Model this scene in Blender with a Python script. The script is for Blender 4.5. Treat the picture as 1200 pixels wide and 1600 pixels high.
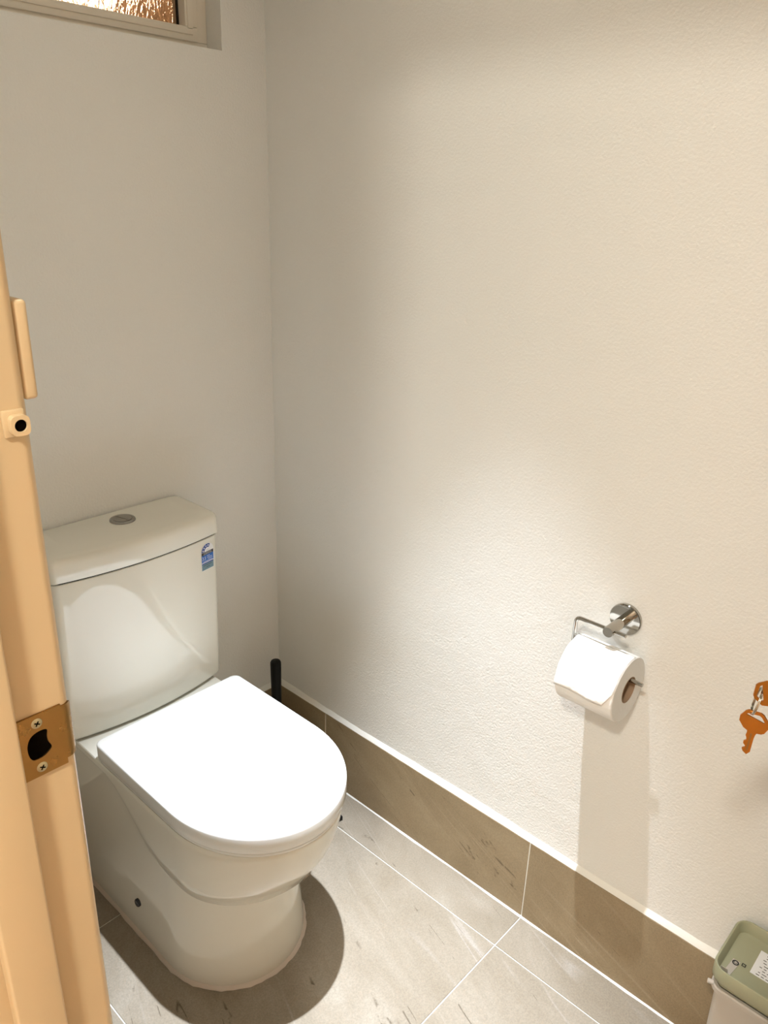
import bpy, bmesh, math, random
from mathutils import Vector, Matrix
random.seed(7)
for o in list(bpy.data.objects):
    bpy.data.objects.remove(o, do_unlink=True)
SC = bpy.context.scene
COL = SC.collection
PI = math.pi

# ------------------------------------------------------------------ camera
cd = bpy.data.cameras.new('camera'); cam = bpy.data.objects.new('camera', cd); COL.objects.link(cam)
cam.location = (-1.1263, -1.3771, 1.3907)
cam.rotation_euler = (1.1918, -0.0302, -0.8209)
cd.sensor_fit = 'HORIZONTAL'; cd.sensor_width = 36; cd.lens = 36 * 1227.58 / 1200
cd.clip_start = 0.02; cd.clip_end = 50
SC.camera = cam
# ------------------------------------------------------------------ world, lights, exposure
wd = bpy.data.worlds.new('world'); SC.world = wd; wd.use_nodes = True
wd.node_tree.nodes['Background'].inputs[0].default_value = (0.9, 0.62, 0.36, 1)
wd.node_tree.nodes['Background'].inputs[1].default_value = 0.08
SC.view_settings.view_transform = 'Standard'; SC.view_settings.look = 'None'
SC.view_settings.gamma = 1; SC.view_settings.use_curve_mapping = False
SC.view_settings.exposure = 0.0
CEIL = 2.40
LX, LY = -0.43, -0.68
def spot(name, loc, energy, col, angle, blend, radius):
    l = bpy.data.lights.new(name, 'SPOT'); l.energy = energy; l.color = col
    l.spot_size = math.radians(angle); l.spot_blend = blend; l.shadow_soft_size = radius
    o = bpy.data.objects.new(name, l); o.location = loc; COL.objects.link(o); return o
spot('downlight_beam', (LX, LY, CEIL - 0.012), 540, (0.88, 0.97, 1.10), 36, 1.0, 0.012)
spot('downlight_spill', (LX, LY, CEIL - 0.012), 14, (1.0, 0.94, 0.80), 124, 1.0, 0.02)
HX, HY = -1.86, -1.49
l = bpy.data.lights.new('hall_light', 'AREA'); l.shape = 'DISK'; l.size = 0.20; l.energy = 38; l.color = (1.0, 0.965, 0.87)
o = bpy.data.objects.new('hall_light', l); o.location = (HX, HY, CEIL - 0.035); COL.objects.link(o)
l = bpy.data.lights.new('yard_light', 'POINT'); l.energy = 420; l.color = (1.0, 0.48, 0.25); l.shadow_soft_size = 0.05
o = bpy.data.objects.new('yard_light', l); o.location = (-1.05, 0.62, 2.36); COL.objects.link(o)

# ------------------------------------------------------------------ materials
def sock(n, name):
    return n.inputs[name]
class Mat:
    def __init__(s, name, col=(0.8, 0.8, 0.8), rough=0.5, metal=0.0, spec=0.5, coat=0.0):
        s.m = bpy.data.materials.new(name); s.m.use_nodes = True
        s.t = s.m.node_tree; s.b = s.t.nodes['Principled BSDF']
        s.b.inputs['Base Color'].default_value = (*col, 1); s.b.inputs['Roughness'].default_value = rough
        s.b.inputs['Metallic'].default_value = metal; s.b.inputs['Specular IOR Level'].default_value = spec
        s.b.inputs['Coat Weight'].default_value = coat
    def n(s, kind, **kw):
        nd = s.t.nodes.new(kind)
        for k, v in kw.items():
            if k in nd.inputs: nd.inputs[k].default_value = v
            else: setattr(nd, k, v)
        return nd
    def l(s, a, ao, b, bi): s.t.links.new(a.outputs[ao], b.inputs[bi])
    def coord(s, scale=(1, 1, 1), rot=(0, 0, 0), obj=False):
        tc = s.n('ShaderNodeTexCoord' if obj else 'ShaderNodeNewGeometry'); mp = s.n('ShaderNodeMapping')
        mp.inputs['Scale'].default_value = scale; mp.inputs['Rotation'].default_value = rot
        s.l(tc, 'Object' if obj else 'Position', mp, 'Vector'); return mp
    def noise(s, src, scale, detail=3, rough=0.5, dist=0.0):
        nz = s.n('ShaderNodeTexNoise'); nz.inputs['Scale'].default_value = scale; nz.inputs['Detail'].default_value = detail
        nz.inputs['Roughness'].default_value = rough; nz.inputs['Distortion'].default_value = dist
        s.l(src, 0, nz, 'Vector'); return nz
    def ramp(s, src, out, stops):
        r = s.n('ShaderNodeValToRGB'); e = r.color_ramp.elements
        while len(e) < len(stops): e.new(0.5)
        for k, (p, c) in enumerate(stops):
            e[k].position = p; e[k].color = (*c, 1) if len(c) == 3 else c
        s.l(src, out, r, 'Fac'); return r
    def mix(s, fac, a, b, blend='MIX'):
        m = s.n('ShaderNodeMix', data_type='RGBA', blend_type=blend)
        for key, val in (('Factor', fac),):
            if isinstance(val, tuple): s.l(val[0], val[1], m, 0)
            else: m.inputs[0].default_value = val
        for idx, val in ((6, a), (7, b)):
            if isinstance(val, tuple) and not isinstance(val[0], (int, float)): s.l(val[0], val[1], m, idx)
            else: m.inputs[idx].default_value = (*val, 1)
        return m
    def bump(s, src, out, strength, dist):
        b = s.n('ShaderNodeBump'); b.inputs['Strength'].default_value = strength; b.inputs['Distance'].default_value = dist
        s.l(src, out, b, 'Height'); s.l(b, 'Normal', s.b, 'Normal'); return b

def wall_mat():
    m = Mat('painted_plaster', (0.80, 0.765, 0.67), 0.55, spec=0.35)
    c = m.coord()
    a = m.noise(c, 230, 3, 0.55); b = m.noise(c, 11, 4, 0.6, 0.4)
    v = m.noise(c, 2.2, 3, 0.5)
    col = m.ramp(v, 'Fac', [(0.3, (0.81, 0.795, 0.745)), (0.7, (0.83, 0.815, 0.77))])
    m.l(col, 'Color', m.b, 'Base Color')
    ad = m.n('ShaderNodeMath', operation='MULTIPLY_ADD'); ad.inputs[1].default_value = 1.8
    m.l(b, 'Fac', ad, 0); m.l(a, 'Fac', ad, 2)
    m.bump(ad, 'Value', 0.55, 0.0024)
    return m.m
def tile_mat(name, rot, tint=(1, 1, 1)):
    m = Mat(name, (0.32, 0.25, 0.16), 0.40, spec=0.4)
    geo = m.n('ShaderNodeNewGeometry'); oi = m.n('ShaderNodeObjectInfo')
    off = m.n('ShaderNodeVectorMath', operation='SCALE'); off.inputs['Scale'].default_value = 7.0
    comb = m.n('ShaderNodeCombineXYZ')
    for k in range(3): m.l(oi, 'Random', comb, k)
    m.l(comb, 0, off, 0)
    ad = m.n('ShaderNodeVectorMath', operation='ADD'); m.l(geo, 'Position', ad, 0); m.l(off, 0, ad, 1)
    # the streaks run diagonally
    mp = m.n('ShaderNodeMapping'); mp.inputs['Rotation'].default_value = rot; m.l(ad, 0, mp, 'Vector')
    cs = m.n('ShaderNodeMapping'); cs.inputs['Scale'].default_value = (2.0, 0.9, 2.0); m.l(mp, 0, cs, 'Vector')
    cloud = m.noise(cs, 4.5, 7, 0.66, 0.6)
    base = m.ramp(cloud, 'Fac', [(0.28, (0.275, 0.215, 0.135)), (0.55, (0.335, 0.27, 0.18)), (0.78, (0.40, 0.335, 0.235))])
    def streaks(scale, width, lo, hi, gscale, g0, g1, dist):
        st = m.n('ShaderNodeMapping'); st.inputs['Scale'].default_value = scale; m.l(mp, 0, st, 'Vector')
        vein = m.noise(st, 1.0, 3, 0.5, dist)
        vr = m.ramp(vein, 'Fac', [(0.5 - width, (0, 0, 0)), (0.5, (1, 1, 1)), (0.5 + width, (0, 0, 0))])
        gs = m.n('ShaderNodeMapping'); gs.inputs['Scale'].default_value = gscale; gs.inputs['Location'].default_value = (3.3, 1.7, lo); m.l(mp, 0, gs, 'Vector')
        gate = m.noise(gs, 1.0, 3, 0.6); gr = m.ramp(gate, 'Fac', [(g0, (0, 0, 0)), (g1, (1, 1, 1))])
        vg = m.n('ShaderNodeMath', operation='MULTIPLY'); m.l(vr, 'Color', vg, 0); m.l(gr, 'Color', vg, 1); return vg
    s1 = streaks((22, 0.9, 22), 0.010, 0.4, 0, (9, 1.6, 9), 0.54, 0.70, 0.25)
    c1 = m.mix((s1, 'Value'), (base, 'Color'), (0.43, 0.36, 0.265))
    s2 = streaks((9, 0.5, 9), 0.010, 5.1, 0, (4, 1.2, 4), 0.54, 0.62, 0.35)
    c1 = m.mix((s2, 'Value'), (c1, 2), (0.415, 0.35, 0.26))
    s3 = streaks((7, 0.6, 7), 0.0032, 9.3, 0, (34, 26, 34), 0.53, 0.60, 0.3)
    c2 = m.mix((s3, 'Value'), (c1, 2), (0.13, 0.095, 0.055))
    st2 = m.n('ShaderNodeMapping'); st2.inputs['Scale'].default_value = (34, 13, 34); m.l(mp, 0, st2, 'Vector')
    dk = m.noise(st2, 3.2, 2, 0.6, 0.3)
    dr = m.ramp(dk, 'Fac', [(0.165, (1, 1, 1)), (0.19, (0, 0, 0))])
    c2 = m.mix((dr, 'Color'), (c2, 2), (0.14, 0.10, 0.06))
    fine = m.noise(ad, 300, 3, 0.7)
    fr = m.ramp(fine, 'Fac', [(0.3, (0.82, 0.82, 0.82)), (0.7, (1.10, 1.10, 1.10))])
    c3 = m.mix(1.0, (c2, 2), (fr, 'Color'), 'MULTIPLY')
    c4 = m.mix(1.0, (c3, 2), tint, 'MULTIPLY')
    m.l(c4, 2, m.b, 'Base Color')
    m.bump(fine, 'Fac', 0.12, 0.001)
    return m.m
def jamb_mat():
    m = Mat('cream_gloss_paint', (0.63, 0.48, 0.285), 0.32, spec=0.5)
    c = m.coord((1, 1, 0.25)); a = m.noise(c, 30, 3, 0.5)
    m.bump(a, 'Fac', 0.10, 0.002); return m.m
def ceramic():
    m = Mat('glazed_ceramic', (0.78, 0.755, 0.665), 0.035, spec=0.6)
    c = m.coord(); a = m.noise(c, 3, 2, 0.5)
    r = m.ramp(a, 'Fac', [(0.3, (0.030,) * 3), (0.7, (0.045,) * 3)]); m.l(r, 'Color', m.b, 'Roughness'); return m.m
def paper():
    m = Mat('tissue_paper', (0.90, 0.88, 0.84), 0.9, spec=0.1)
    c = m.coord(); v = m.n('ShaderNodeTexVoronoi'); v.inputs['Scale'].default_value = 160; m.l(c, 0, v, 'Vector')
    a = m.noise(c, 60, 3, 0.5); ad = m.n('ShaderNodeMath', operation='ADD'); m.l(v, 'Distance', ad, 0); m.l(a, 'Fac', ad, 1)
    m.bump(ad, 'Value', 0.35, 0.0015); return m.m
def glass():
    m = Mat('rippled_glass', (1.0, 0.93, 0.85), 0.04)
    c = m.coord((1, 1, 0.45)); a = m.noise(c, 130, 2, 0.5, 0.6)
    bp = m.bump(a, 'Fac', 1.0, 0.0016)
    m.b.inputs['Transmission Weight'].default_value = 1.0; m.b.inputs['IOR'].default_value = 1.5
    tr = m.n('ShaderNodeBsdfTransparent'); tr.inputs['Color'].default_value = (1, 0.93, 0.85, 1)
    mx = m.n('ShaderNodeMixShader'); mx.inputs[0].default_value = 0.25
    out = m.t.nodes['Material Output']
    m.l(m.b, 0, mx, 1); m.l(tr, 0, mx, 2); m.l(mx, 0, out, 'Surface'); return m.m
def emis(name, col, strength):
    m = Mat(name, col, 0.5); m.b.inputs['Emission Color'].default_value = (*col, 1); m.b.inputs['Emission Strength'].default_value = strength; return m.m
def brass(name, col, rough):
    m = Mat(name, col, rough, 1.0); c = m.coord(); a = m.noise(c, 120, 4, 0.6)
    r = m.ramp(a, 'Fac', [(0.3, (rough * 0.7,) * 3), (0.7, (rough * 1.3,) * 3)]); m.l(r, 'Color', m.b, 'Roughness'); return m.m
def caulk():
    m = Mat('white_caulk', (0.84, 0.82, 0.75), 0.45); c = m.coord(); a = m.noise(c, 40, 3, 0.6); m.bump(a, 'Fac', 0.5, 0.003); return m.m
def brickout():
    m = Mat('render_outside', (0.6, 0.36, 0.2), 0.9); c = m.coord(); a = m.noise(c, 7, 4, 0.6)
    r = m.ramp(a, 'Fac', [(0.3, (0.30, 0.15, 0.07)), (0.7, (0.7, 0.42, 0.22))]); m.l(r, 'Color', m.b, 'Base Color'); return m.m
M = {}
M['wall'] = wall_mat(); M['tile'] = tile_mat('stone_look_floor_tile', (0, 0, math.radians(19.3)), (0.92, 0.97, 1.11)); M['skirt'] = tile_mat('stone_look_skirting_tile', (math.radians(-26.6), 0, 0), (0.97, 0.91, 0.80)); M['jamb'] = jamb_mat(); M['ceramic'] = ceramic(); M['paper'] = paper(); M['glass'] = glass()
M['ceiling'] = Mat('ceiling_paint', (0.80, 0.78, 0.72), 0.8).m
M['grout'] = Mat('pale_grout', (0.72, 0.69, 0.60), 0.9).m
M['caulk'] = caulk()
M['lid'] = Mat('seat_plastic', (0.77, 0.77, 0.74), 0.10, spec=0.5).m
M['frame'] = Mat('window_frame_paint', (0.84, 0.77, 0.66), 0.45).m
M['bead'] = Mat('black_glazing_bead', (0.01, 0.008, 0.006), 0.5).m
M['chrome'] = Mat('polished_chrome', (0.46, 0.44, 0.40), 0.07, 1.0).m
M['satin'] = Mat('satin_chrome', (0.36, 0.35, 0.33), 0.3, 1.0).m
M['black'] = Mat('black_plastic', (0.006, 0.006, 0.006), 0.5, spec=0.2).m
M['cap'] = Mat('dark_plug', (0.02, 0.022, 0.03), 0.15, spec=0.6).m
M['dark'] = Mat('dark_hole', (0.004, 0.003, 0.002), 0.9, spec=0.0).m
M['core'] = Mat('brown_cardboard', (0.36, 0.24, 0.15), 0.9).m
M['strike'] = brass('aged_brass_plate', (0.35, 0.21, 0.075), 0.34)
M['screw'] = brass('zinc_screw', (0.55, 0.52, 0.36), 0.3)
M['key'] = brass('copper_brass_key', (0.50, 0.20, 0.035), 0.42)
M['ring'] = Mat('steel_ring', (0.5, 0.47, 0.40), 0.2, 1.0).m
M['sage'] = Mat('sage_green_plastic', (0.37, 0.37, 0.24), 0.42).m
mm = Mat('frosted_white_plastic', (0.66, 0.60, 0.52), 0.4); mm.b.inputs['Transmission Weight'].default_value = 0.25; mm.b.inputs['Roughness'].default_value = 0.5; M['frost'] = mm.m
M['white'] = Mat('white_print', (0.85, 0.85, 0.85), 0.4).m
M['navy'] = Mat('navy_print', (0.01, 0.055, 0.27), 0.4).m
M['blue'] = Mat('blue_print', (0.02, 0.14, 0.52), 0.4).m
M['teal'] = Mat('grey_blue_print', (0.16, 0.27, 0.33), 0.4).m
M['ink'] = Mat('black_ink', (0.012, 0.012, 0.014), 0.4).m
M['grey'] = Mat('grey_print', (0.5, 0.5, 0.5), 0.4).m
M['silicone'] = Mat('silicone_bead', (0.62, 0.54, 0.46), 0.35).m
M['door'] = Mat('door_paint', (0.80, 0.76, 0.64), 0.4).m
M['outside'] = brickout()
M['lamp_on'] = emis('lit_lamp_diffuser', (1, 0.93, 0.82), 3.0)
M['hall_on'] = emis('lit_hall_diffuser', (1, 0.84, 0.6), 4.0)
M['yard_on'] = emis('lit_yard_lamp', (1, 0.84, 0.62), 9.0)
M['amber_on'] = emis('lit_amber_lamp', (1, 0.5, 0.2), 4.0)

# ------------------------------------------------------------------ mesh helpers
def link(name, me, mat, parent=None, smooth=None):
    me.materials.append(mat)
    if smooth is not None:
        for p in me.polygons: p.use_smooth = True
        me.set_sharp_from_angle(angle=math.radians(smooth))
    ob = bpy.data.objects.new(name, me); COL.objects.link(ob)
    if parent: ob.parent = parent
    return ob
def frombm(name, bm, mat, parent=None, smooth=None):
    bmesh.ops.recalc_face_normals(bm, faces=bm.faces)
    me = bpy.data.meshes.new(name); bm.to_mesh(me); bm.free()
    return link(name, me, mat, parent, smooth)
def add_box(bm, a, b, bevel=0, seg=2):
    lo = [min(a[k], b[k]) for k in range(3)]; hi = [max(a[k], b[k]) for k in range(3)]
    r = bmesh.ops.create_cube(bm, size=1)
    for v in r['verts']:
        v.co = Vector([lo[k] + (v.co[k] + 0.5) * (hi[k] - lo[k]) for k in range(3)])
    if bevel:
        es = list({e for v in r['verts'] for e in v.link_edges})
        bmesh.ops.bevel(bm, geom=es, offset=bevel, segments=seg, affect='EDGES', profile=0.5)
def box(name, a, b, mat, parent=None, bevel=0, seg=2):
    bm = bmesh.new(); add_box(bm, a, b, bevel, seg); return frombm(name, bm, mat, parent, 40 if bevel else None)
def boxes(name, lst, mat, parent=None, bevel=0):
    bm = bmesh.new()
    for a, b in lst: add_box(bm, a, b, bevel)
    return frombm(name, bm, mat, parent, 40 if bevel else None)
def add_loft(bm, rings, cap0=True, cap1=True, closed=True, ringloop=False):
    vs = [[bm.verts.new(p) for p in r] for r in rings]; n = len(rings[0])
    pairs = list(zip(vs, vs[1:])) + ([(vs[-1], vs[0])] if ringloop else [])
    for a, b in pairs:
        for k in range(n if closed else n - 1):
            j = (k + 1) % n; bm.faces.new((a[k], a[j], b[j], b[k]))
    if cap0: bm.faces.new(list(reversed(vs[0])))
    if cap1: bm.faces.new(vs[-1])
def loft(name, rings, mat, parent=None, cap0=True, cap1=True, smooth=35, closed=True, ringloop=False):
    bm = bmesh.new(); add_loft(bm, rings, cap0, cap1, closed, ringloop); return frombm(name, bm, mat, parent, smooth)
def basis(d):
    d = Vector(d).normalized(); u = d.cross(Vector((0, 0, 1)))
    if u.length < 1e-4: u = Vector((1, 0, 0))
    u.normalize(); return u, d.cross(u).normalized()
def add_lathe(bm, base, axis, prof, n=32, cap0=True, cap1=True):
    """prof: list of (radius, distance along axis)"""
    u, w = basis(axis); d = Vector(axis).normalized(); base = Vector(base)
    rings = [[base + d * h + (u * math.cos(2 * PI * k / n) + w * math.sin(2 * PI * k / n)) * r for k in range(n)] for r, h in prof]
    add_loft(bm, rings, cap0, cap1)
def lathe(name, base, axis, prof, mat, parent=None, n=32, cap0=True, cap1=True, smooth=35):
    bm = bmesh.new(); add_lathe(bm, base, axis, prof, n, cap0, cap1); return frombm(name, bm, mat, parent, smooth)
def add_tube(bm, path, r, n=12):
    path = [Vector(p) for p in path]; rings = []; u = None
    for i, p in enumerate(path):
        d = (path[min(i + 1, len(path) - 1)] - path[max(i - 1, 0)]).normalized()
        if u is None: u, _ = basis(d)
        u = (u - d * u.dot(d)).normalized(); w = d.cross(u)
        rings.append([p + (u * math.cos(2 * PI * k / n) + w * math.sin(2 * PI * k / n)) * r for k in range(n)])
    add_loft(bm, rings)
def fillet(pts, r, n=6):
    pts = [Vector(p) for p in pts]; out = [pts[0]]
    for a, b, c in zip(pts, pts[1:], pts[2:]):
        d0 = (a - b).normalized(); d1 = (c - b).normalized(); p0 = b + d0 * r; p1 = b + d1 * r
        for k in range(n + 1):
            t = k / n; out.append((1 - t) ** 2 * p0 + 2 * t * (1 - t) * b + t * t * p1)
    out.append(pts[-1]); return out
def poly(name, pts, holes, thick, mat, parent=None, mtx=None, bevel=0):
    """flat outline with holes, extruded by thick along local z"""
    bm = bmesh.new(); es = []
    for loop in [pts] + holes:
        vs = [bm.verts.new((p[0], p[1], 0)) for p in loop]
        es += [bm.edges.new((vs[k], vs[(k + 1) % len(vs)])) for k in range(len(vs))]
    if holes:
        bmesh.ops.triangle_fill(bm, use_beauty=True, use_dissolve=False, edges=es)
    else:
        bm.faces.new(bm.verts[:])
    if thick:
        r = bmesh.ops.extrude_face_region(bm, geom=bm.faces[:])
        for g in r['geom']:
            if isinstance(g, bmesh.types.BMVert): g.co.z += thick
    if mtx is not None: bmesh.ops.transform(bm, matrix=mtx, verts=bm.verts[:])
    return frombm(name, bm, mat, parent)
def thing(name, loc, label=None, cat=None, group=None, kind=None):
    o = bpy.data.objects.new(name, None); o.location = loc; COL.objects.link(o); o.empty_display_size = 0.05
    tag(o, label, cat, group, kind); return o
def tag(o, label=None, cat=None, group=None, kind=None):
    if label: o['label'] = label
    if cat: o['category'] = cat
    if group: o['group'] = group
    if kind: o['kind'] = kind
    return o
def struct(o, label=None):
    o['kind'] = 'structure'
    if label: o['label'] = label
    return o
def adopt(root):
    """children were built in world space: keep them there"""
    bpy.context.view_layer.update()
    for ch in root.children: ch.matrix_parent_inverse = root.matrix_world.inverted()

# ------------------------------------------------------------------ room shell
XL = -0.936          # inner face of the wall with the doorway
YF = -1.85           # front wall
WT = 0.114           # thickness of the doorway wall
YJ = -0.921          # latch-side jamb face
YH = YJ - 0.700      # hinge-side jamb face
ZH = 2.03            # underside of the door head
SK = 0.010; HS = 0.20
struct(box('wall_right', (0, 0.1, 0), (0.1, YF - 0.1, CEIL), M['wall']), 'rough white plaster wall holding the toilet roll holder')
WX0, WX1, WZ0, WZ1 = -0.80, -0.104, 1.6395, 2.06
struct(boxes('wall_back', [((XL - WT, 0, 0), (0, 0.12, WZ0)), ((XL - WT, 0, WZ1), (0, 0.12, CEIL)),
                           ((WX1, 0, WZ0), (0, 0.12, WZ1)), ((XL - WT, 0, WZ0), (WX0, 0.12, WZ1))], M['wall']),
       'white plaster wall behind the cistern, under the window')
struct(boxes('wall_left', [((XL - WT, YJ + 0.02, 0), (XL, 0, CEIL)), ((XL - WT, YF, 0), (XL, YH - 0.02, CEIL)),
                           ((XL - WT, YH - 0.02, ZH + 0.02), (XL, YJ + 0.02, CEIL))], M['wall']), 'white plaster wall with the doorway')
struct(box('wall_front', (XL - WT, YF, 0), (0, YF - 0.1, CEIL), M['wall']), 'white plaster wall opposite the toilet')
# ceiling with a hole for the downlight
HOLE = [(LX + 0.040 * math.cos(2 * PI * k / 32), LY + 0.040 * math.sin(2 * PI * k / 32)) for k in range(32)]
struct(poly('ceiling', [(XL - WT, 0.12), (0.1, 0.12), (0.1, YF - 0.1), (XL - WT, YF - 0.1)], [HOLE], 0.05, M['ceiling'], None, Matrix.Translation((0, 0, CEIL))), 'white painted ceiling with a downlight')
# floor: grout bed with tiles as pieces
fl = struct(box('floor', (XL - WT, 0, -0.06), (0, YF, -0.0015), M['grout']), 'grey stone-look porcelain floor tiles with pale grout')
XG = 0.1038; YG = 0.7878; G = 0.0011
xs = [-0.006, -XG, -XG - 0.6, XL - WT]
ys = [-0.002, -YG + 0.6, -YG, -YG - 0.6, YF]
for i in range(3):
    for j in range(4):
        box('tile', (xs[i] - G, ys[j] - G, -0.012), (xs[i + 1] + G, ys[j + 1] + G, 0.0), M['tile'], fl, 0.0008, 1)
# skirting tiles
br = struct(box('baseboard_right', (-0.0005, -0.002, 0.0), (-SK + 0.0012, YF, HS - 0.001), M['grout']), 'row of brown-grey skirting tiles along the right wall')
for a, b in ((-SK, ys[1]), (ys[1], ys[2]), (ys[2], ys[3]), (ys[3], YF)):
    box('skirting_tile', (-0.001, a - 0.0012, 0.0005), (-SK, b + 0.0012, HS), M['skirt'], br, 0.0007, 1)
bb = struct(box('baseboard_back', (0, -0.0005, 0), (XL, -SK + 0.0012, HS - 0.001), M['grout']), 'row of brown-grey skirting tiles behind the toilet')
for a, b in ((-SK, -0.52), (-0.52, XL)):
    box('skirting_tile', (a - 0.0012, -0.001, 0.0005), (b + 0.0012, -SK, HS), M['skirt'], bb, 0.0007, 1)
bl = struct(box('baseboard_left', (XL + 0.0005, -SK, 0), (XL + SK - 0.0012, YJ + 0.021, HS - 0.001), M['grout']), 'row of skirting tiles along the doorway wall')
for a, b in ((-SK, -0.45), (-0.45, YJ + 0.022)):
    box('skirting_tile', (XL + 0.001, a - 0.0012, 0.0005), (XL + SK, b + 0.0012, HS), M['skirt'], bl, 0.0007, 1)
# uneven painted caulk along the top of the skirting and at the floor
def wedge(name, fn, a, b, n, lab):
    rings = []
    for k in range(n + 1):
        s = a + (b - a) * k / n; rings.append(fn(s))
    return struct(loft(name, rings, M['caulk'], None, True, True, 50), lab)
rn = random.Random(3)
def top_r(y):
    j = rn.uniform(-1, 1) * 0.0009; h = 0.0125 + 0.003 * math.sin(y * 9 + 1) + j
    return [(0.002, y, HS - 0.0005), (-SK + 0.0008 + j * 0.4, y, HS + 0.0004), (-SK * 0.62, y, HS + h * 0.42), (0.002, y, HS + h)]
def top_b(x):
    j = rn.uniform(-1, 1) * 0.0008; h = 0.012 + j
    return [(x, 0.002, HS - 0.0005), (x, -SK + 0.0008, HS + 0.0004), (x, -SK * 0.62, HS + h * 0.42), (x, 0.002, HS + h)]
wedge('trim_1', top_r, 0.001, YF, 90, 'white painted bead on top of the right skirting tiles')
wedge('trim_2', top_b, 0.0, XL, 40, 'white painted bead on top of the back skirting tiles')
def bot_r(y):
    w = 0.0030 + 0.0009 * math.sin(y * 23) + rn.uniform(-1, 1) * 0.0005
    return [(-SK + 0.001, y, -0.001), (-SK - w, y, 0.0004), (-SK - w * 0.4, y, 0.0022), (-SK + 0.001, y, 0.0035)]
wedge('trim_3', bot_r, -0.003, YF, 90, 'white sealant line between the floor and the right skirting')

# ------------------------------------------------------------------ hall outside the doorway
struct(box('floor_hall', (XL - WT, 0.8, -0.06), (-2.6, -3.2, -0.002), M['tile']), 'hall floor outside the doorway')
struct(box('ceiling_hall', (XL - WT, 0.8, CEIL), (-2.6, -3.2, CEIL + 0.05), M['ceiling']), 'hall ceiling outside the doorway')
struct(box('wall_hall', (-2.6, 0.8, 0), (-2.7, -3.2, CEIL), M['wall']), 'hall wall across from the doorway')
struct(boxes('wall_hall_end', [((XL - WT, 0.8, 0), (-2.6, 0.9, CEIL)), ((XL - WT, -3.2, 0), (-2.6, -3.3, CEIL))], M['wall']), 'end walls of the hall')
struct(boxes('wall_hall_side', [((XL - WT, 0.12, 0), (XL, 0.8, CEIL)), ((XL - WT, YF - 0.1, 0), (XL, -3.2, CEIL))], M['wall']), 'hall side of the doorway wall')

# ------------------------------------------------------------------ door frame (latch jamb, head, hinge jamb, stops)
XO = XL - WT
def jamb_ring(z):   # cross-section of the latch jamb with a rounded inner arris
    r = 0.007; pts = [(XO, YJ + 0.02), (XO, YJ)]
    for k in range(7):
        a = -PI / 2 + k * PI / 12; pts.append((XL - r + r * math.cos(a), YJ + r + r * math.sin(a)))
    pts.append((XL, YJ + 0.02)); return [(p[0], p[1], z) for p in pts]
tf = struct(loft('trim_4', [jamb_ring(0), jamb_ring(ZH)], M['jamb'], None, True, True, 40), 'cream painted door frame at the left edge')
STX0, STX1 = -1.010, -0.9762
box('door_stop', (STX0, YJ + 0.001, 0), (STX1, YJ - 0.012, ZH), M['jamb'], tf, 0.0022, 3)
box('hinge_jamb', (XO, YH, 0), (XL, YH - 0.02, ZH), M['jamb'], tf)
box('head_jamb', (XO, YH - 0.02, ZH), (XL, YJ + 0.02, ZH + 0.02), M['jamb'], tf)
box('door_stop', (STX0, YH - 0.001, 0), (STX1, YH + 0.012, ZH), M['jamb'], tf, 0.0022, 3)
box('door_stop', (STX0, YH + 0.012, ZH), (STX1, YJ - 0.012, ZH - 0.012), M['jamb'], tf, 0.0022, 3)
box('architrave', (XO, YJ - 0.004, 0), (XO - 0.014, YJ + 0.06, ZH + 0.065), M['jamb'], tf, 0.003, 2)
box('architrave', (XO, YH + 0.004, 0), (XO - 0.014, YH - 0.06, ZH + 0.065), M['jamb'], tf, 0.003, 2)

# strike plate on the jamb
Y0 = YJ - 0.0003; PT = 0.0016
t = thing('strike_plate', (-0.958, YJ, 1.022), 'aged brass strike plate with a dark latch hole screwed to the door jamb', 'strike plate')
def P2(x, z): return (x, z)
mtx = Matrix(((1, 0, 0, 0), (0, 0, -1, Y0), (0, 1, 0, 0), (0, 0, 0, 1)))      # local (x,y,z) -> (x, Y0 - z, y)
hole = [(-0.9665, 1.0530), (-0.9610, 1.0555), (-0.9552, 1.0545), (-0.9556, 1.0490), (-0.9552, 1.0445), (-0.9535, 1.0395), (-0.9575, 1.0358), (-0.9620, 1.0345), (-0.9668, 1.0352), (-0.9690, 1.0400), (-0.9692, 1.0470)]
hv = [Vector((p[0], p[1])) for p in hole]; sm = []
for i in range(len(hv)):
    p0, p1, p2, p3 = hv[i - 1], hv[i], hv[(i + 1) % len(hv)], hv[(i + 2) % len(hv)]
    for q in range(4):
        u = q / 4; c_ = 0.5 * ((2 * p1) + (p2 - p0) * u + (2 * p0 - 5 * p1 + 4 * p2 - p3) * u * u + (3 * p1 - p0 - 3 * p2 + p3) * u ** 3); sm.append((c_.x, c_.y))
hole = sm
poly('plate', [(-0.9760, 1.0685), (-0.9440, 1.0685), (-0.9440, 1.0205), (-0.9760, 1.0205)], [hole], PT, M['strike'], t, mtx)
poly('latch_hole', [(p[0], p[1]) for p in hole], [], 0.0006, M['dark'], t, mtx)
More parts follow.
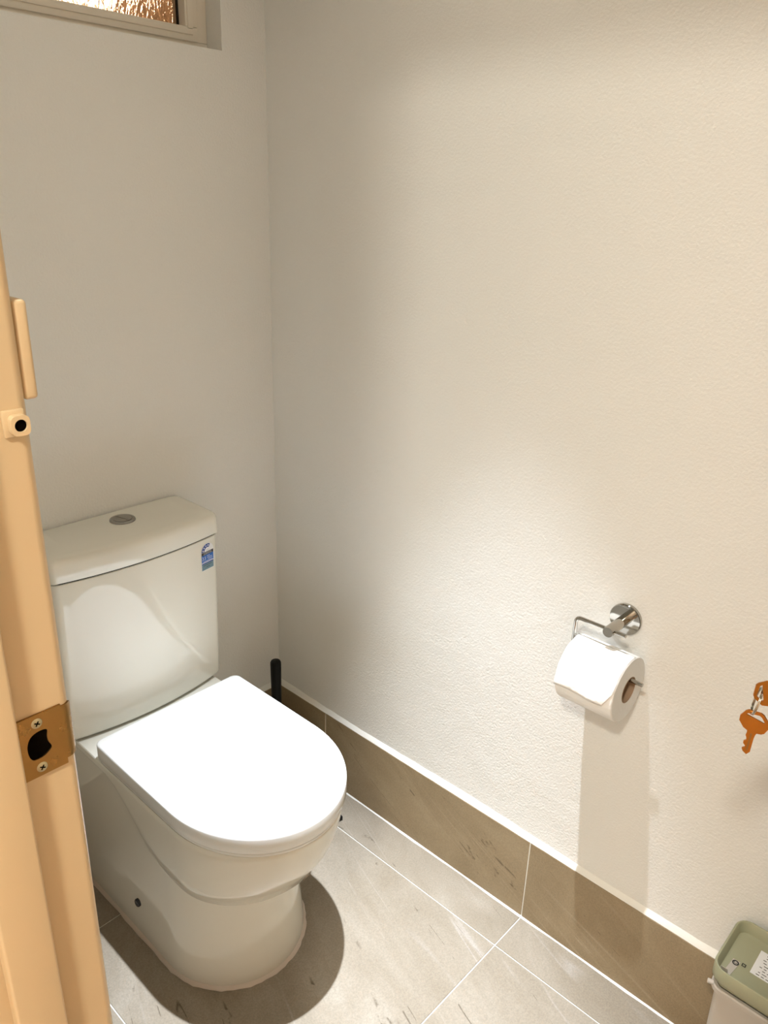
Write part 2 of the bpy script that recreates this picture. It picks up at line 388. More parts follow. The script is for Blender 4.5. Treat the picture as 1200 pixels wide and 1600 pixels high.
# curved lip wrapping the inner arris
rings = []
for z in (1.0245, 1.028, 1.036, 1.046, 1.058, 1.064, 1.0665):
    ex = {1.0245: 0.55, 1.0665: 0.55, 1.028: 0.85, 1.064: 0.85}.get(z, 1.0)
    rr = 0.0085; rng = []
    angs = [-PI / 2 + k * (PI / 2) * ex / 6 for k in range(7)]
    cx, cy = XL - 0.007, YJ + 0.007
    outer = [(cx + rr * math.cos(a), cy + rr * math.sin(a), z) for a in angs]
    inner = [(cx + (rr - 0.0013) * math.cos(a), cy + (rr - 0.0013) * math.sin(a), z) for a in reversed(angs)]
    rings.append([(-0.9445, cy - rr, z)] + outer + inner + [(-0.9445, cy - rr + 0.0013, z)])
loft('lip', rings, M['strike'], t)
for k, (sx, sz) in enumerate(((-0.9610, 1.0620), (-0.9618, 1.0272))):
    s = lathe('screw', (sx, Y0 - PT + 0.0004, sz), (0, -1, 0), [(0.0038, 0), (0.0037, 0.0006), (0.0026, 0.0011)], M['screw'], t, 20)
    for rot in (0.5, 0.5 + PI / 2):
        bm = bmesh.new(); add_box(bm, (-0.0019, -0.0013, -0.0004), (0.0019, -0.0010, 0.0004))
        bmesh.ops.transform(bm, matrix=Matrix.Translation((sx, Y0 - PT + 0.0003, sz)) @ Matrix.Rotation(rot, 4, 'Y'), verts=bm.verts[:])
        frombm('screw_slot', bm, M['dark'], s)
adopt(t)
# small painted bolt keeper with a round hole
t = thing('bolt_keeper', (-0.943, YJ, 1.2548), 'small painted bolt keeper with a round black hole on the door jamb', 'bolt keeper')
kz, kx = 1.2632, -0.9452
rim = []
for cx_, cy_, a0 in ((1, 1, 0), (-1, 1, 90), (-1, -1, 180), (1, -1, 270)):
    for k in range(5):
        a_ = math.radians(a0 + 22.5 * k); rim.append((kx + cx_ * 0.0020 + 0.0034 * math.cos(a_), kz + cy_ * 0.0026 + 0.0034 * math.sin(a_)))
hol = [(kx + 0.0037 * math.cos(2 * PI * k / 20), kz + 0.0037 * math.sin(2 * PI * k / 20)) for k in range(20)]
poly('socket', rim, [hol], 0.007, M['jamb'], t, mtx)
poly('socket_hole', hol, [], 0.0055, M['dark'], t, mtx)
box('flange', (kx - 0.0078, YJ - 0.0022, kz - 0.0075), (kx + 0.0050, YJ + 0.001, kz + 0.0085), M['jamb'], t, 0.0008, 2)
adopt(t)
# narrow painted plate standing past the jamb edge
t = thing('wall_plate', (XL + 0.004, YJ + 0.012, 1.277), 'narrow cream painted plate standing proud of the door jamb edge above the bolt keeper', 'wall plate')
box('plate_body', (XL - 0.0005, YJ + 0.0035, 1.2745), (XL + 0.0082, YJ + 0.030, 1.3320), M['jamb'], t, 0.0026, 4)
box('plate_ridge', (XL + 0.0072, YJ + 0.011, 1.284), (XL + 0.0092, YJ + 0.024, 1.327), M['jamb'], t, 0.0007, 2)
adopt(t)

# ------------------------------------------------------------------ window
w = thing('window_1', ((WX0 + WX1) / 2, 0.045, WZ0), 'small high window with rippled glass in a cream frame', kind='structure')
FD = 0.045
def rect_frame(name, x0, x1, z0, z1, wd, wz, y0, y1, mat, bevel=0.0015):
    return boxes(name, [((x0, y0, z0), (x1, y1, z0 + wz)), ((x0, y0, z1 - wz), (x1, y1, z1)),
                        ((x0, y0, z0 + wz), (x0 + wd, y1, z1 - wz)), ((x1 - wd, y0, z0 + wz), (x1, y1, z1 - wz))], mat, w, bevel)
rect_frame('window_frame', WX0, WX1, WZ0, WZ1, 0.024, 0.014, FD, FD + 0.06, M['frame'])
rect_frame('sash', WX0 + 0.0235, WX1 - 0.0235, WZ0 + 0.0135, WZ1 - 0.0135, 0.0265, 0.0235, FD - 0.004, FD + 0.04, M['frame'], 0.002)
rect_frame('sash_bead', WX0 + 0.034, WX1 - 0.034, WZ0 + 0.024, WZ1 - 0.024, 0.012, 0.010, FD - 0.0065, FD + 0.01, M['frame'], 0.002)
rect_frame('glazing_bead', WX0 + 0.0495, WX1 - 0.0495, WZ0 + 0.0365, WZ1 - 0.0365, 0.0025, 0.0012, FD + 0.016, FD + 0.022, M['bead'], 0)
box('pane', (WX0 + 0.048, FD + 0.022, WZ0 + 0.036), (WX1 - 0.048, FD + 0.026, WZ1 - 0.036), M['glass'], w)
adopt(w)
# yard beyond the window: rendered fence wall and a lit lamp
struct(box('wall_yard', (-2.0, 1.25, 0.0), (1.2, 1.33, 4.2), M['outside']), 'brown wall outside the window')
for lx_, ly_, lz_, rad_, mt_, lb_ in ((0.24, 1.10, 1.97, 0.10, 'yard_on', 'glowing pale lamp seen blurred through the window glass'), (-1.05, 0.62, 2.52, 0.09, 'amber_on', 'amber wall lamp outside, out of view left of the window')):
    t = thing('yard_lamp', (lx_, ly_, lz_), lb_, 'lamp')
    lathe('globe', (lx_, ly_, lz_), (0, 0, 1), [(rad_ * math.sin(PI * k / 12), -rad_ * math.cos(PI * k / 12)) for k in range(1, 12)], M[mt_], t, 24)
    lathe('bracket', (lx_, ly_, lz_ + rad_ + 0.005), (0, 1, 0), [(0.012, -0.02), (0.012, 1.24 - ly_), (0.05, 1.24 - ly_), (0.05, 1.255 - ly_)], M['black'], t, 16)
    adopt(t)
# ------------------------------------------------------------------ toilet
XC = -0.440
toilet = thing('toilet', (XC, -0.30, 0), 'white close-coupled toilet with its seat lid closed', 'toilet')
def dring(w, yb, yf, ys, z, ns=14, ne=44, rb=0.0, xc=XC, ex=2.0):
    pts = []
    if rb > 0:
        for k in range(6):
            a = PI / 2 * k / 6; pts.append((xc + w - rb + rb * math.sin(a), yb - rb + rb * math.cos(a), z))
    for k in range(ns): pts.append((xc + w, yb - rb + (ys - yb + rb) * k / ns, z))
    for k in range(ne + 1):
        a = PI * k / ne; c, s = math.cos(a), math.sin(a)
        pts.append((xc + w * math.copysign(abs(c) ** (2 / ex), c), ys + (yf - ys) * abs(s) ** (2 / ex), z))
    for k in range(1, ns + 1): pts.append((xc - w, ys + (yb - rb - ys) * k / ns, z))
    if rb > 0:
        for k in range(1, 7):
            a = PI / 2 * k / 6; pts.append((xc - w + rb - rb * math.cos(a), yb - rb + rb * math.sin(a), z))
    return pts
def interp(tab, z):
    if z <= tab[0][0]: return tab[0][1:]
    for a, b in zip(tab, tab[1:]):
        if z <= b[0]:
            f = (z - a[0]) / (b[0] - a[0]); return [a[k] + (b[k] - a[k]) * f for k in range(1, len(a))]
    return tab[-1][1:]
PED = [(0.000, 0.1440, -0.5165), (0.012, 0.1452, -0.5185), (0.06, 0.1420, -0.5130), (0.12, 0.1385, -0.5060), (0.20, 0.1365, -0.5000), (0.28, 0.1375, -0.5030), (0.402, 0.1420, -0.5200)]
BOWL = [(0.262, 0.1520, -0.5790), (0.275, 0.1545, -0.5860), (0.30, 0.1572, -0.5990), (0.33, 0.1590, -0.6110), (0.36, 0.1600, -0.6200), (0.388, 0.1606, -0.6260), (0.402, 0.1600, -0.6265)]
def zcrease(y):
    if y < -0.40: return 0.268
    if y > -0.215: return 0.386
    f = (y + 0.40) / 0.185; return 0.268 + 0.118 * (f * f * (3 - 2 * f)) ** 0.85
NP = len(dring(0.1, -0.004, -0.5, -0.4, 0)); 
ref = dring(0.158, -0.004, -0.61, -0.44, 0)
colm = []
for k in range(NP):
    zc = zcrease(ref[k][1]); rows = [0, 0.005, 0.012, 0.03, 0.06, 0.10, 0.14, 0.18]
    u = zc - 0.030
    rows += [0.18 + (u - 0.18) * s for s in (0.4, 0.75, 1.0)]
    col = []
    for z in rows:
        wq, fq = interp(PED, z); p = dring(wq, -0.004, fq, -0.365, z)[k]; col.append(p)
    for s, bl_ in ((0.2, 0.03), (0.45, 0.12), (0.68, 0.33), (0.85, 0.62), (0.95, 0.86), (1.0, 0.97), (1.06, 1.0)):
        z = u + (zc - u) * s; wq, fq = interp(PED, z); a = dring(wq, -0.004, fq, -0.365, z)[k]
        wq, fq = interp(BOWL, z); b = dring(wq, -0.004, fq, -0.445, z)[k]
        col.append(tuple(a[i] + (b[i] - a[i]) * bl_ for i in range(3)))
    z0 = u + (zc - u) * 1.06
    for s in (0.25, 0.5, 0.75, 0.92, 1.0):
        z = z0 + (0.4005 - z0) * s; wq, fq = interp(BOWL, z); col.append(dring(wq, -0.004, fq, -0.445, z)[k])
    b = dring(0.1585, -0.006, -0.6245, -0.445, 0.4025)[k]; col.append(b)
    colm.append(col)
rings = [[colm[k][r] for k in range(NP)] for r in range(len(colm[0]))]
loft('pan', rings, M['ceramic'], toilet, True, True, 50)
# silicone bead at the base
bead = []
for k in range(NP):
    p = Vector(dring(0.1445, -0.004, -0.5175, -0.365, 0)[k]); q = Vector(dring(0.1505, -0.001, -0.5235, -0.365, 0)[k]); d = (q - p)
    j = 1 + 0.25 * math.sin(k * 1.9) * math.sin(k * 0.7)
    bead.append([tuple(p + Vector((0, 0, 0.0003))), tuple(p + d * j + Vector((0, 0, 0.0003))), tuple(p + d * 0.75 * j + Vector((0, 0, 0.0035))), tuple(p + Vector((0, 0, 0.0065)))])
loft('sealant_bead', [[bead[k][r] for k in range(NP)] for r in range(4)], M['silicone'], toilet, False, False, 60)
c = lathe('fixing_cap', (XC - 0.1415, -0.258, 0.081), (-1, 0, 0.03), [(0.0085, -0.003), (0.0085, 0.003), (0.007, 0.0048), (0.003, 0.0052)], M['cap'], toilet, 20)
c['label'] = 'dark round fixing cap'
# seat and lid
ZL = 0.4450
def lidrings(prof, w, yb, yf, ys, rb):
    return [dring(w - i, yb - i, yf + i, ys, z, rb=rb) for i, z in prof]
loft('seat', lidrings([(0.010, 0.4030), (0.0035, 0.4035), (0.0025, 0.4055), (0.0025, 0.4085), (0.004, 0.4105), (0.012, 0.4105)], 0.1615, -0.196, -0.6335, -0.445, 0.015), M['lid'], toilet, True, True, 40)
loft('seat_lid', lidrings([(0.008, 0.4125), (0.001, 0.4130), (0.0, 0.4145), (0.0, 0.4300), (0.0001, 0.4405), (0.0006, 0.4428), (0.0018, 0.4443), (0.0042, ZL)], 0.1625, -0.195, -0.6345, -0.445, 0.015), M['lid'], toilet, True, True, 40)
for sx in (-0.085, 0.085):
    lathe('seat_hinge', (XC + sx - 0.022, -0.186, 0.413), (1, 0, 0), [(0.008, 0), (0.0095, 0.001), (0.0095, 0.043), (0.008, 0.044)], M['lid'], toilet, 20)
# cistern
def tring(w, ye, bulge, z, r=0.016, inset=0.0, yb=-0.006):
    w -= inset; pts = []; yb2 = yb - inset * 0.12
    def front(x): return ye + inset - bulge * (1 - (x / w) ** 2)
    rb = 0.010
    for k in range(5):
        a = PI / 2 * k / 4; pts.append((XC + w - rb + rb * math.sin(a), yb2 - rb + rb * math.cos(a), z))
    yc = front(w - r) + r
    for k in range(7):
        a = PI / 2 * k / 6; pts.append((XC + w - r + r * math.cos(a), yc - r * math.sin(a), z))
    n = 24
    for k in range(1, n):
        x = (w - r) * (1 - 2 * k / n); pts.append((XC + x, front(x), z))
    for k in range(7):
        a = PI / 2 * (1 - k / 6); pts.append((XC - w + r - r * math.cos(a), yc - r * math.sin(a), z))
    for k in range(5):
        a = PI / 2 * (1 - k / 4); pts.append((XC - w + rb - rb * math.sin(a), yb2 - rb + rb * math.cos(a), z))
    return pts
TB, TT = 0.4060, 0.7468
def tank_par(z):
    f = (z - TB) / (TT - TB); return 0.1755 - 0.0010 * f, -0.1220 - 0.0150 * f, 0.0235 - 0.0035 * f
rings = []
for z, ins in ((TB, 0.012), (TB + 0.001, 0.007), (TB + 0.003, 0.0035), (TB + 0.007, 0.001), (TB + 0.012, 0.0)):
    wq, ye, bu = tank_par(z); rings.append(tring(wq, ye, bu, z, inset=ins))
for k in range(1, 9):
    z = TB + 0.012 + (TT - 0.0015 - TB - 0.012) * k / 8; wq, ye, bu = tank_par(z); rings.append(tring(wq, ye, bu, z))
wq, ye, bu = tank_par(TT); rings.append(tring(wq, ye, bu, TT - 0.0004, inset=0.0012)); rings.append(tring(wq, ye, bu, TT - 0.0010, inset=0.0050))
cis = loft('cistern', rings, M['ceramic'], toilet, True, True, 40)
loft('cistern_gasket', [tring(0.150, -0.100, 0.02, z) for z in (0.4022, TB + 0.002)], M['dark'], toilet, True, True, 40)
loft('cistern_seam', [tring(0.1705, -0.1335, 0.020, z) for z in (TT - 0.002, TT + 0.0042)], M['dark'], toilet, True, True, 40)
prof = [(0.006, 0.7502), (0.0010, 0.7505), (0.0, 0.7520), (0.0, 0.7740), (0.0008, 0.7820), (0.0026, 0.7885), (0.0060, 0.7930), (0.0110, 0.7953), (0.020, 0.7966), (0.045, 0.7975)]
loft('cistern_lid', [tring(0.1775, -0.1395, 0.021, z, inset=i, r=0.014, yb=-0.003) for i, z in prof], M['ceramic'], toilet, True, True, 40)
by = -0.058; bz = 0.7975
b = lathe('flush_button', (XC + 0.012, by, bz), (0, 0, 1), [(0.0245, -0.002), (0.0245, 0.002), (0.0235, 0.0032), (0.0182, 0.0034), (0.0182, 0.0016)], M['satin'], toilet, 40)
for sgn in (-1, 1):
    pts = []
    for k in range(21):
        a = -PI / 2 + PI * k / 20; pts.append((sgn * (0.0006 + 0.0168 * math.cos(a)), 0.0172 * math.sin(a)))
    poly('button_half', pts, [], 0.0030, M['satin'], b, Matrix.Translation((XC + 0.012, by, bz + 0.0008)) @ Matrix.Rotation(0.25, 4, 'Z'))

# ---- water rating sticker on the cistern front
zs = 0.7065; xs_ = -0.2965
wq, ye, bu = tank_par(zs); lx = xs_ - XC
yfr = ye - bu * (1 - (lx / wq) ** 2); slope = 2 * bu * lx / wq ** 2          # dy/dx on the front
lean = (tank_par(0.74)[1] - tank_par(0.66)[1] - (tank_par(0.74)[2] - tank_par(0.66)[2])) / 0.08
ux = Vector((1, slope, 0)).normalized(); uz = Vector((0, lean, 1)).normalized(); un = ux.cross(uz).normalized()   # points to -y
def SM(h): 
    p = Vector((xs_, yfr, zs)) + un * h
    return Matrix(((ux.x, uz.x, un.x, p.x), (ux.y, uz.y, un.y, p.y), (ux.z, uz.z, un.z, p.z), (0, 0, 0, 1)))
H0 = 0.0004
def arc(r, a0, a1, n=16, cy=0.0): return [(r * math.cos(math.radians(a0 + (a1 - a0) * k / n)), cy + r * math.sin(math.radians(a0 + (a1 - a0) * k / n))) for k in range(n + 1)]
SW = 0.0172; AY = 0.0125
stk = poly('water_rating_label', [(-SW, -0.0290), (SW, -0.0290)] + arc(SW, 0, 180, 24, AY), [], 0.0003, M['white'], toilet, SM(H0))
stk['label'] = 'blue and white water rating sticker reading 3.5'
poly('star_band', arc(SW * 0.94, 180, 62, 20, AY) + arc(SW * 0.50, 62, 180, 16, AY), [], 0.0002, M['navy'], stk, SM(H0 + 0.0003))
for k, a in enumerate((166, 137, 108, 80)):
    r = SW * 0.72; cx, cy = r * math.cos(math.radians(a)), AY + r * math.sin(math.radians(a)); pts = []
    for q in range(10):
        rr = 0.0022 if q % 2 == 0 else 0.0011; an = math.radians(90 + q * 36); pts.append((cx + rr * math.cos(an), cy + rr * math.sin(an)))
    poly('star', pts, [], 0.0001, M['white'], stk, SM(H0 + 0.0005))
poly('band_black', [(-SW * 0.95, 0.0052), (SW * 0.95, 0.0052), (SW * 0.95, 0.0118), (-SW * 0.95, 0.0118)], [], 0.0002, M['ink'], stk, SM(H0 + 0.0003))
poly('band_blue', [(-SW * 0.95, -0.0108), (SW * 0.95, -0.0108), (SW * 0.95, 0.0052), (-SW * 0.95, 0.0052)], [], 0.0002, M['blue'], stk, SM(H0 + 0.0003))
poly('band_grey', [(-SW * 0.95, -0.0282), (SW * 0.95, -0.0282), (SW * 0.95, -0.0145), (-SW * 0.95, -0.0145)], [], 0.0002, M['teal'], stk, SM(H0 + 0.0003))
poly('band_line', [(-SW * 0.95, -0.0145), (SW * 0.95, -0.0145), (SW * 0.95, -0.0125), (-SW * 0.95, -0.0125)], [], 0.0002, M['navy'], stk, SM(H0 + 0.0003))
def text(name, body, size, x, y, h, mat, parent, base, align='CENTER', sx=1.0):
    cu = bpy.data.curves.new(name, 'FONT'); cu.body = body; cu.size = size; cu.align_x = align; cu.align_y = 'CENTER'
    to = bpy.data.objects.new(name, cu); COL.objects.link(to); bpy.context.view_layer.update()
    me = bpy.data.meshes.new_from_object(to.evaluated_get(bpy.context.evaluated_depsgraph_get()))
    bpy.data.objects.remove(to); bpy.data.curves.remove(cu)
    me.transform(base(h) @ Matrix.Translation((x, y, 0)) @ Matrix.Diagonal((sx, 1, 1, 1)))
    return link(name, me, mat, parent)
text('lettering', '3.5', 0.0105, -0.0098, -0.0022, H0 + 0.0006, M['white'], stk, SM, sx=0.8)
text('lettering', 'WATER RATING', 0.0038, 0, 0.0092, H0 + 0.0006, M['white'], stk, SM, sx=0.82)
for y, x0, x1, m_ in ((0.0018, -0.002, 0.006, 'white'), (-0.0018, -0.002, 0.0125, 'white'), (-0.0052, 0.0, 0.0135, 'white'), (-0.0088, -0.0135, 0.0135, 'white'), (0.0066, -0.012, 0.013, 'grey'),
                      (-0.0178, -0.012, 0.011, 'ink'), (-0.0225, -0.004, 0.0055, 'ink'), (0.0150, -0.004, 0.005, 'grey')):
    poly('print_line', [(x0, y - 0.0004), (x1, y - 0.0004), (x1, y + 0.0004), (x0, y + 0.0004)], [], 0.0001, M[m_], stk, SM(H0 + 0.0005))
adopt(toilet)

# ------------------------------------------------------------------ toilet brush and black block beside the pan
t = thing('toilet_brush', (-0.085, -0.092, 0), 'black toilet brush with an upright handle standing in the corner', 'toilet brush')
bx_, by_ = -0.082, -0.087
lathe('holder', (bx_, by_, 0.0), (0, 0, 1), [(0.042, 0.0005), (0.045, 0.004), (0.045, 0.016), (0.040, 0.024), (0.036, 0.110), (0.038, 0.113), (0.034, 0.113), (0.031, 0.03)], M['black'], t, 32)
lathe('handle', (bx_, by_, 0.028), (0, 0, 1), [(0.006, 0), (0.0065, 0.06), (0.0110, 0.10), (0.0122, 0.20), (0.0134, 0.300), (0.0132, 0.306), (0.0110, 0.3105), (0.005, 0.3125)], M['black'], t, 24)
bm = bmesh.new()
for k in range(90):
    a = k * 2.4; z = 0.035 + 0.06 * (k / 90); r = 0.026
    add_tube(bm, [(bx_ + 0.004 * math.cos(a), by_ + 0.004 * math.sin(a), z), (bx_ + r * math.cos(a), by_ + r * math.sin(a), z + 0.004)], 0.0012, 4)
bo = frombm('bristles', bm, M['black'], t); bo['kind'] = 'stuff'
adopt(t)
t = thing('black_floor_block', (-0.095, -0.30, 0), 'small low black block on the floor, its corner peeking out behind the toilet bowl', 'block')
bm = bmesh.new(); add_box(bm, (-0.065, -0.024, 0.0005), (0.0, 0.024, 0.012), 0.0015, 2)
bmesh.ops.transform(bm, matrix=Matrix.Translation((-0.076, -0.302, 0)) @ Matrix.Rotation(math.radians(-12), 4, 'Z'), verts=bm.verts[:])
frombm('base', bm, M['black'], t, 40)
bm = bmesh.new(); add_box(bm, (-0.060, -0.019, 0.012), (-0.005, 0.019, 0.016), 0.0015, 2)
bmesh.ops.transform(bm, matrix=Matrix.Translation((-0.076, -0.302, 0)) @ Matrix.Rotation(math.radians(-12), 4, 'Z'), verts=bm.verts[:])
frombm('cover', bm, M['black'], t, 40)
adopt(t)

# ------------------------------------------------------------------ toilet roll holder and roll
t = thing('toilet_roll_holder', (0, -0.905, 0.757), 'chrome toilet roll holder with a round wall disc and bent rod', 'roll holder')
dy, dz = -0.905, 0.757; RX = -0.056
lathe('wall_disc', (0.0, dy, dz), (-1, 0, 0), [(0.0272, 0.0005), (0.0275, 0.002), (0.0275, 0.0065), (0.0265, 0.0078)], M['chrome'], t, 48)
lathe('post', (0, dy, dz), (-1, 0, 0), [(0.0092, 0.006), (0.0092, 0.0645), (0.0085, 0.066)], M['chrome'], t, 32)
bm = bmesh.new()
RZ = 0.6846
path = fillet([(RX, -0.932, dz), (RX, -0.8435, dz), (RX, -0.8435, RZ), (RX, -0.972, RZ)], 0.010, 7)
add_tube(bm, path, 0.0035, 14); frombm('rod', bm, M['chrome'], t, 50)
adopt(t)
RC = (-0.0580, 0.6670); RR = 0.0563; RI = 0.0215; YA, YB = -0.8485, -0.9515
t = thing('toilet_paper_roll', (RC[0], (YA + YB) / 2, RC[1] - RR), 'white toilet paper roll hanging on the chrome holder', 'toilet paper')
def cyl(r, y, n=64, sag=0.0):
    return [(RC[0] - r * math.cos(2 * PI * k / n), y, RC[1] + r * math.sin(2 * PI * k / n)) for k in range(n)]
loft('roll', [cyl(RI + 0.0012, YA), cyl(RR - 0.0015, YA), cyl(RR, YA - 0.0015), cyl(RR, (YA + YB) / 2), cyl(RR, YB + 0.0015), cyl(RR - 0.0015, YB), cyl(RI + 0.0012, YB)], M['paper'], t, False, False, 40, ringloop=True)
loft('cardboard_core', [cyl(RI, YA + 0.0005), cyl(RI + 0.0012, YA + 0.0005), cyl(RI + 0.0012, YB - 0.0005), cyl(RI, YB - 0.0005)], M['core'], t, False, False, 40, ringloop=True)
# loose last sheet, its end lifted a little and torn at one corner
bm = bmesh.new(); NA, NY = 26, 14; grid = []
for j in range(NY + 1):
    v = j / NY; y = YA - 0.001 + (YB - YA + 0.002) * v; row = []
    end = -9 + 3.0 * math.sin(v * 7.0) * 0.5 - (0 if v < 0.86 else -26 * (v - 0.86) / 0.14)
    for i in range(NA + 1):
        u = i / NA; a = math.radians(100 + (end - 100) * u)
        r = RR + 0.0006 + 0.0022 * max(0, u - 0.78) / 0.22 + 0.0005 * math.sin(v * 9 + u * 21)
        row.append((RC[0] - r * math.cos(a), y, RC[1] + r * math.sin(a)))
    grid.append(row)
add_loft(bm, grid, False, False, False)
so = frombm('loose_sheet', bm, M['paper'], t, 60); md = so.modifiers.new('solid', 'SOLIDIFY'); md.thickness = 0.0004; md.offset = 1
adopt(t)

# ------------------------------------------------------------------ door opened inwards, knob, keys
TH = math.radians(62); hx, hy = XL + 0.002, YH - 0.002
dv = Vector((math.sin(TH), math.cos(TH), 0)); dn = Vector((-math.cos(TH), math.sin(TH), 0))   # along the leaf, out of the outer face
def DM(): return Matrix(((dv.x, dn.x, 0, hx), (dv.y, dn.y, 0, hy), (0, 0, 1, 0), (0, 0, 0, 1)))
d = thing('door_1', (hx, hy, 0), 'cream painted door opened into the room', kind='structure')
def dbox(name, a, b, mat, bevel=0.0):
    bm = bmesh.new(); add_box(bm, a, b, bevel); bmesh.ops.transform(bm, matrix=DM(), verts=bm.verts[:]); return frombm(name, bm, mat, d, 40 if bevel else None)
dbox('door_leaf', (0.004, -0.036, 0.008), (0.694, 0.0, ZH - 0.004), M['door'], 0.002)
KZ = 0.9705
up = Vector((-0.4165, -1.2262, KZ))           # centre of the bow of the key in the lock
rel = up - Vector((hx, hy, 0)); s_along = rel.dot(dv); s_out = rel.dot(dn)
kface = s_out - 0.0185
P = DM() @ Vector((s_along, 0, KZ))
lathe('rosette', P, dn, [(0.033, 0.0), (0.033, 0.004), (0.028, 0.007), (0.012, 0.008), (0.011, max(0.012, kface - 0.036)), (0.020, kface - 0.028), (0.0255, kface - 0.012), (0.0255, kface - 0.003), (0.023, kface), ], M['satin'], d, 40)
lathe('latch_bolt', DM() @ Vector((0.694, -0.018, KZ)), dv, [(0.007, 0), (0.007, 0.007), (0.004, 0.009)], M['satin'], d, 20)
adopt(d)
def key_outline(sc=1.0):
    bow = [(-0.0040, -0.0105), (-0.0080, -0.0085), (-0.0130, -0.0022), (-0.0132, 0.0030), (-0.0095, 0.0100), (-0.0072, 0.0118), (0.0040, 0.0122), (0.0068, 0.0108), (0.0134, 0.0030), (0.0132, -0.0020), (0.0108, -0.0082), (0.0085, -0.0100), (0.0045, -0.0108)]
    blade = [(0.0038, -0.0132), (0.0034, -0.0170), (0.0034, -0.0330), (0.0008, -0.0370), (-0.0030, -0.0345), (-0.0044, -0.0318), (-0.0022, -0.0300), (-0.0022, -0.0278), (-0.0043, -0.0258), (-0.0046, -0.0235), (-0.0024, -0.0215), (-0.0030, -0.0185), (-0.0042, -0.0160), (-0.0038, -0.0130)]
    return bow + blade
def key(name, mtx_, label, grp):
    k = thing(name, mtx_.translation, label, 'key', grp)
    poly('key_body', key_outline(), [[(-0.0086, 0.0064), (-0.0070, 0.0082), (0.0030, 0.0094), (0.0052, 0.0082), (0.0092, 0.0030), (0.0080, 0.0024)]], 0.0020, M['key'], k, mtx_ @ Matrix.Translation((0, 0, -0.001)))
    poly('blade_groove', [(-0.0006, -0.0125), (0.0010, -0.0125), (0.0010, -0.0320), (-0.0006, -0.0320)], [], 0.0003, M['strike'], k, mtx_ @ Matrix.Translation((0, 0, 0.00085)))
    adopt(k); return k
def frame_mtx(x, y, o):
    x = Vector(x).normalized(); y = Vector(y); y = (y - x * x.dot(y)).normalized(); z = x.cross(y)
    return Matrix(((x.x, y.x, z.x, o[0]), (x.y, y.y, z.y, o[1]), (x.z, y.z, z.z, o[2]), (0, 0, 0, 1)))
# key in the lock: bow points out of the door, blade into the knob
key('key', frame_mtx((0, 0, -1), dn, up), 'copper-coloured key held in the door lock at the right edge, blade pointing out of view', 'pair of keys')
# hanging key faces the viewer of the doorway
hk = Vector((-0.4165, -1.2207, 0.9350))
side = Vector((0.20, -0.98, 0.0)).normalized()
yup = (Vector((0, 0, 1)) * math.cos(0.03) + side * math.sin(0.03)).normalized()
sd2 = (side * math.cos(0.03) - Vector((0, 0, 1)) * math.sin(0.03)).normalized()
key('key', frame_mtx(sd2, yup, hk), 'copper-coloured key dangling from the small ring by the white wall', 'pair of keys')
rg = thing('key_ring', (-0.4165, -1.219, 0.955), 'small steel split ring joining the two keys', 'key ring')
rc = Vector((-0.4165, -1.2185, 0.9585)); a1 = Vector((0.10, -0.16, 0.98)).normalized(); a2 = Vector((0.95, 0.30, 0)).normalized()
for off in (-0.0006, 0.0006):
    bm = bmesh.new(); nrm = a1.cross(a2).normalized(); rr = 0.0135; pth = []
    rings = []
    for k in range(40):
        an = 2 * PI * k / 40; rad = (a1 * math.cos(an) + a2 * math.sin(an)); cc = rc + rad * rr + nrm * off
        rings.append([cc + (rad * math.cos(2 * PI * q / 8) + nrm * math.sin(2 * PI * q / 8)) * 0.00065 for q in range(8)])
    add_loft(bm, rings, False, False, True, True); frombm('ring_coil', bm, M['ring'], rg, 60)
adopt(rg)

# ------------------------------------------------------------------ waste bin beside the right skirting
def rrect(x0, x1, y0, y1, r, z, n=6):
    pts = []
    for cx, cy, a0 in ((x1 - r, y1 - r, 0), (x0 + r, y1 - r, 90), (x0 + r, y0 + r, 180), (x1 - r, y0 + r, 270)):
        for k in range(n + 1):
            a = math.radians(a0 + 90 * k / n); pts.append((cx + r * math.cos(a), cy + r * math.sin(a), z))
    return pts
t = thing('waste_bin', (-0.08, -1.29, 0), 'frosted waste bin with a sage green tray lid by the skirting', 'bin')
BX0, BX1, BY0, BY1 = -0.138, -0.0135, -1.400, -1.181
def br_(ins, z, r=0.022): return rrect(BX0 + ins, BX1 - ins, BY0 + ins, BY1 - ins, max(r - ins, 0.004), z)
body = [br_(0.022, 0.0006), br_(0.020, 0.004), br_(0.012, 0.15), br_(0.009, 0.268), br_(0.003, 0.272), br_(0.0025, 0.281), br_(0.0045, 0.283), br_(0.010, 0.282), br_(0.013, 0.15), br_(0.022, 0.006)]
loft('body', body, M['frost'], t, True, True, 40)
lidr = [br_(0.010, 0.284), br_(0.008, 0.296), br_(0.0015, 0.297), br_(0.0, 0.299), br_(0.0, 0.3215), br_(0.0010, 0.3230), br_(0.0030, 0.3230), br_(0.0042, 0.3215), br_(0.0085, 0.3050), br_(0.0125, 0.3030)]
ld = loft('lid', lidr, M['sage'], t, True, True, 40)
lathe('hinge_pin', (BX0 + 0.010, BY1 - 0.004, 0.281), (-0.3, 1, 0), [(0.0038, -0.004), (0.0038, 0.004), (0.003, 0.005)], M['frost'], t, 16)
zt = 0.3031
def LM(h): return Matrix.Translation((-0.064, -1.268, zt + h))
lab = poly('paper_label', [(-0.026, -0.042), (0.026, -0.042), (0.026, 0.042), (-0.026, 0.042)], [], 0.0003, M['white'], ld, LM(0.0001))
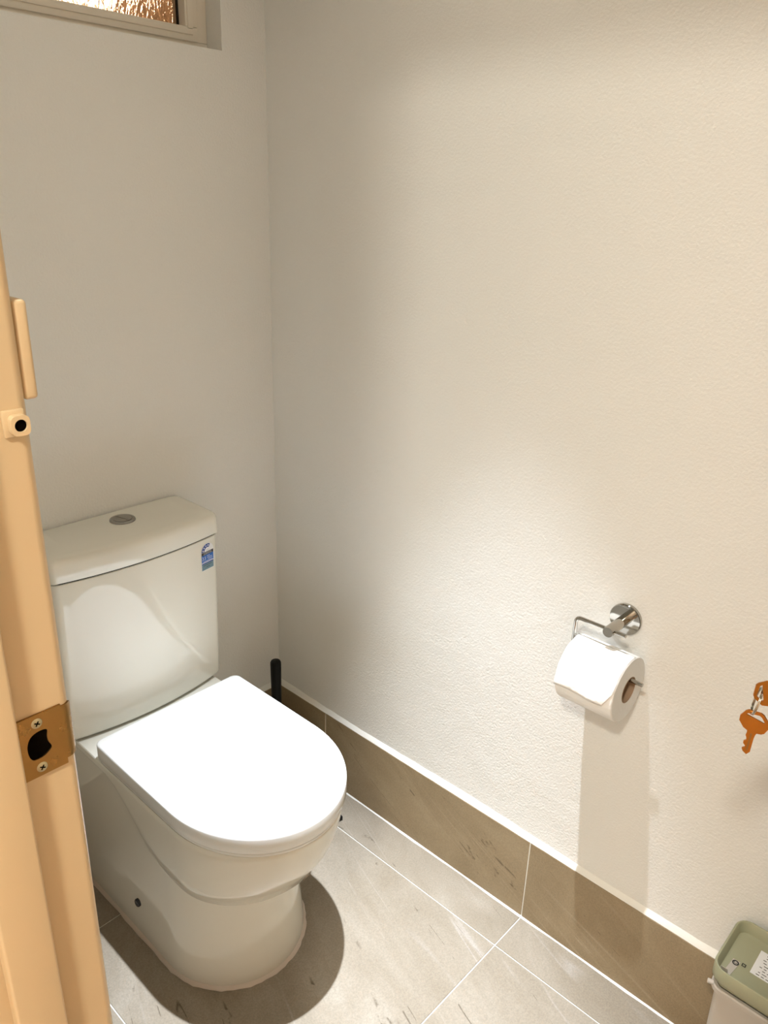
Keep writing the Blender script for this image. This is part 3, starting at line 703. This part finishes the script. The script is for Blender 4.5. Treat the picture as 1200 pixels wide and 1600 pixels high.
for r in range(9):
    y = 0.036 - r * 0.009; x = -0.022; q = random.Random(r)
    while x < 0.019:
        ln = q.uniform(0.0016, 0.005)
        poly('print_mark', [(y_ := x, y), (min(x + ln, 0.022), y), (min(x + ln, 0.022), y + 0.0022), (x, y + 0.0022)], [], 0.0001, M['ink'], lab, LM(0.0004) @ Matrix.Rotation(PI / 2, 4, 'Z') @ Matrix.Diagonal((1.6, 0.6, 1, 1)))
        x += ln + 0.0016
# clear tape strip with two printed symbols in the tray corner
strip = [[(-0.128 + 0.0005, -1.203, 0.3225), (-0.128 + 0.0005, -1.193, 0.3225)], [(-0.1245, -1.204, 0.309), (-0.1245, -1.194, 0.309)], [(-0.118, -1.206, 0.3042), (-0.118, -1.196, 0.3042)], [(-0.084, -1.210, 0.3036), (-0.084, -1.199, 0.3036)]]
bm = bmesh.new(); add_loft(bm, strip, False, False, False); so = frombm('tape_strip', bm, M['frost'], ld); md = so.modifiers.new('solid', 'SOLIDIFY'); md.thickness = 0.0004; md.offset = 0
def ringpts(r, n=20): return [(r * math.cos(2 * PI * k / n), r * math.sin(2 * PI * k / n)) for k in range(n)]
poly('symbol', ringpts(0.0050), [ringpts(0.0031)], 0.0002, M['ink'], ld, Matrix.Translation((-0.0900, -1.2045, 0.3042)))
text('symbol', 'C', 0.0065, 0, 0, 0.0, M['ink'], ld, lambda h: Matrix.Translation((-0.0900, -1.2045, 0.3044)))
poly('symbol', [(-0.003, -0.003), (0.003, -0.003), (0.003, 0.003), (-0.003, 0.003)], [[(-0.0018, -0.0018), (0.0018, -0.0018), (0.0018, 0.0018), (-0.0018, 0.0018)]], 0.0002, M['ink'], ld, Matrix.Translation((-0.0855, -1.2155, 0.3042)))
adopt(t)

# ------------------------------------------------------------------ light fittings
t = thing('downlight', (LX, LY, CEIL), 'recessed white ceiling downlight above the toilet', 'light')
lathe('bezel', (LX, LY, CEIL - 0.004), (0, 0, 1), [(0.036, 0.004), (0.036, 0.0), (0.048, 0.0), (0.050, 0.0038)], M['white'], t, 40, False, False)
lathe('reflector', (LX, LY, CEIL), (0, 0, 1), [(0.036, 0.0), (0.030, 0.03), (0.026, 0.045)], M['chrome'], t, 40, False, True)
lathe('lens', (LX, LY, CEIL + 0.012), (0, 0, 1), [(0.028, 0.0), (0.028, 0.003)], M['lamp_on'], t, 32)
adopt(t)
t = thing('hall_ceiling_light', (HX, HY, CEIL), 'round flush ceiling light in the hall', 'light')
lathe('base', (HX, HY, CEIL - 0.03), (0, 0, 1), [(0.118, 0.0), (0.122, 0.004), (0.122, 0.0295)], M['white'], t, 40)
lathe('diffuser', (HX, HY, CEIL - 0.033), (0, 0, 1), [(0.108, 0.0), (0.110, 0.004)], M['hall_on'], t, 40)
adopt(t)
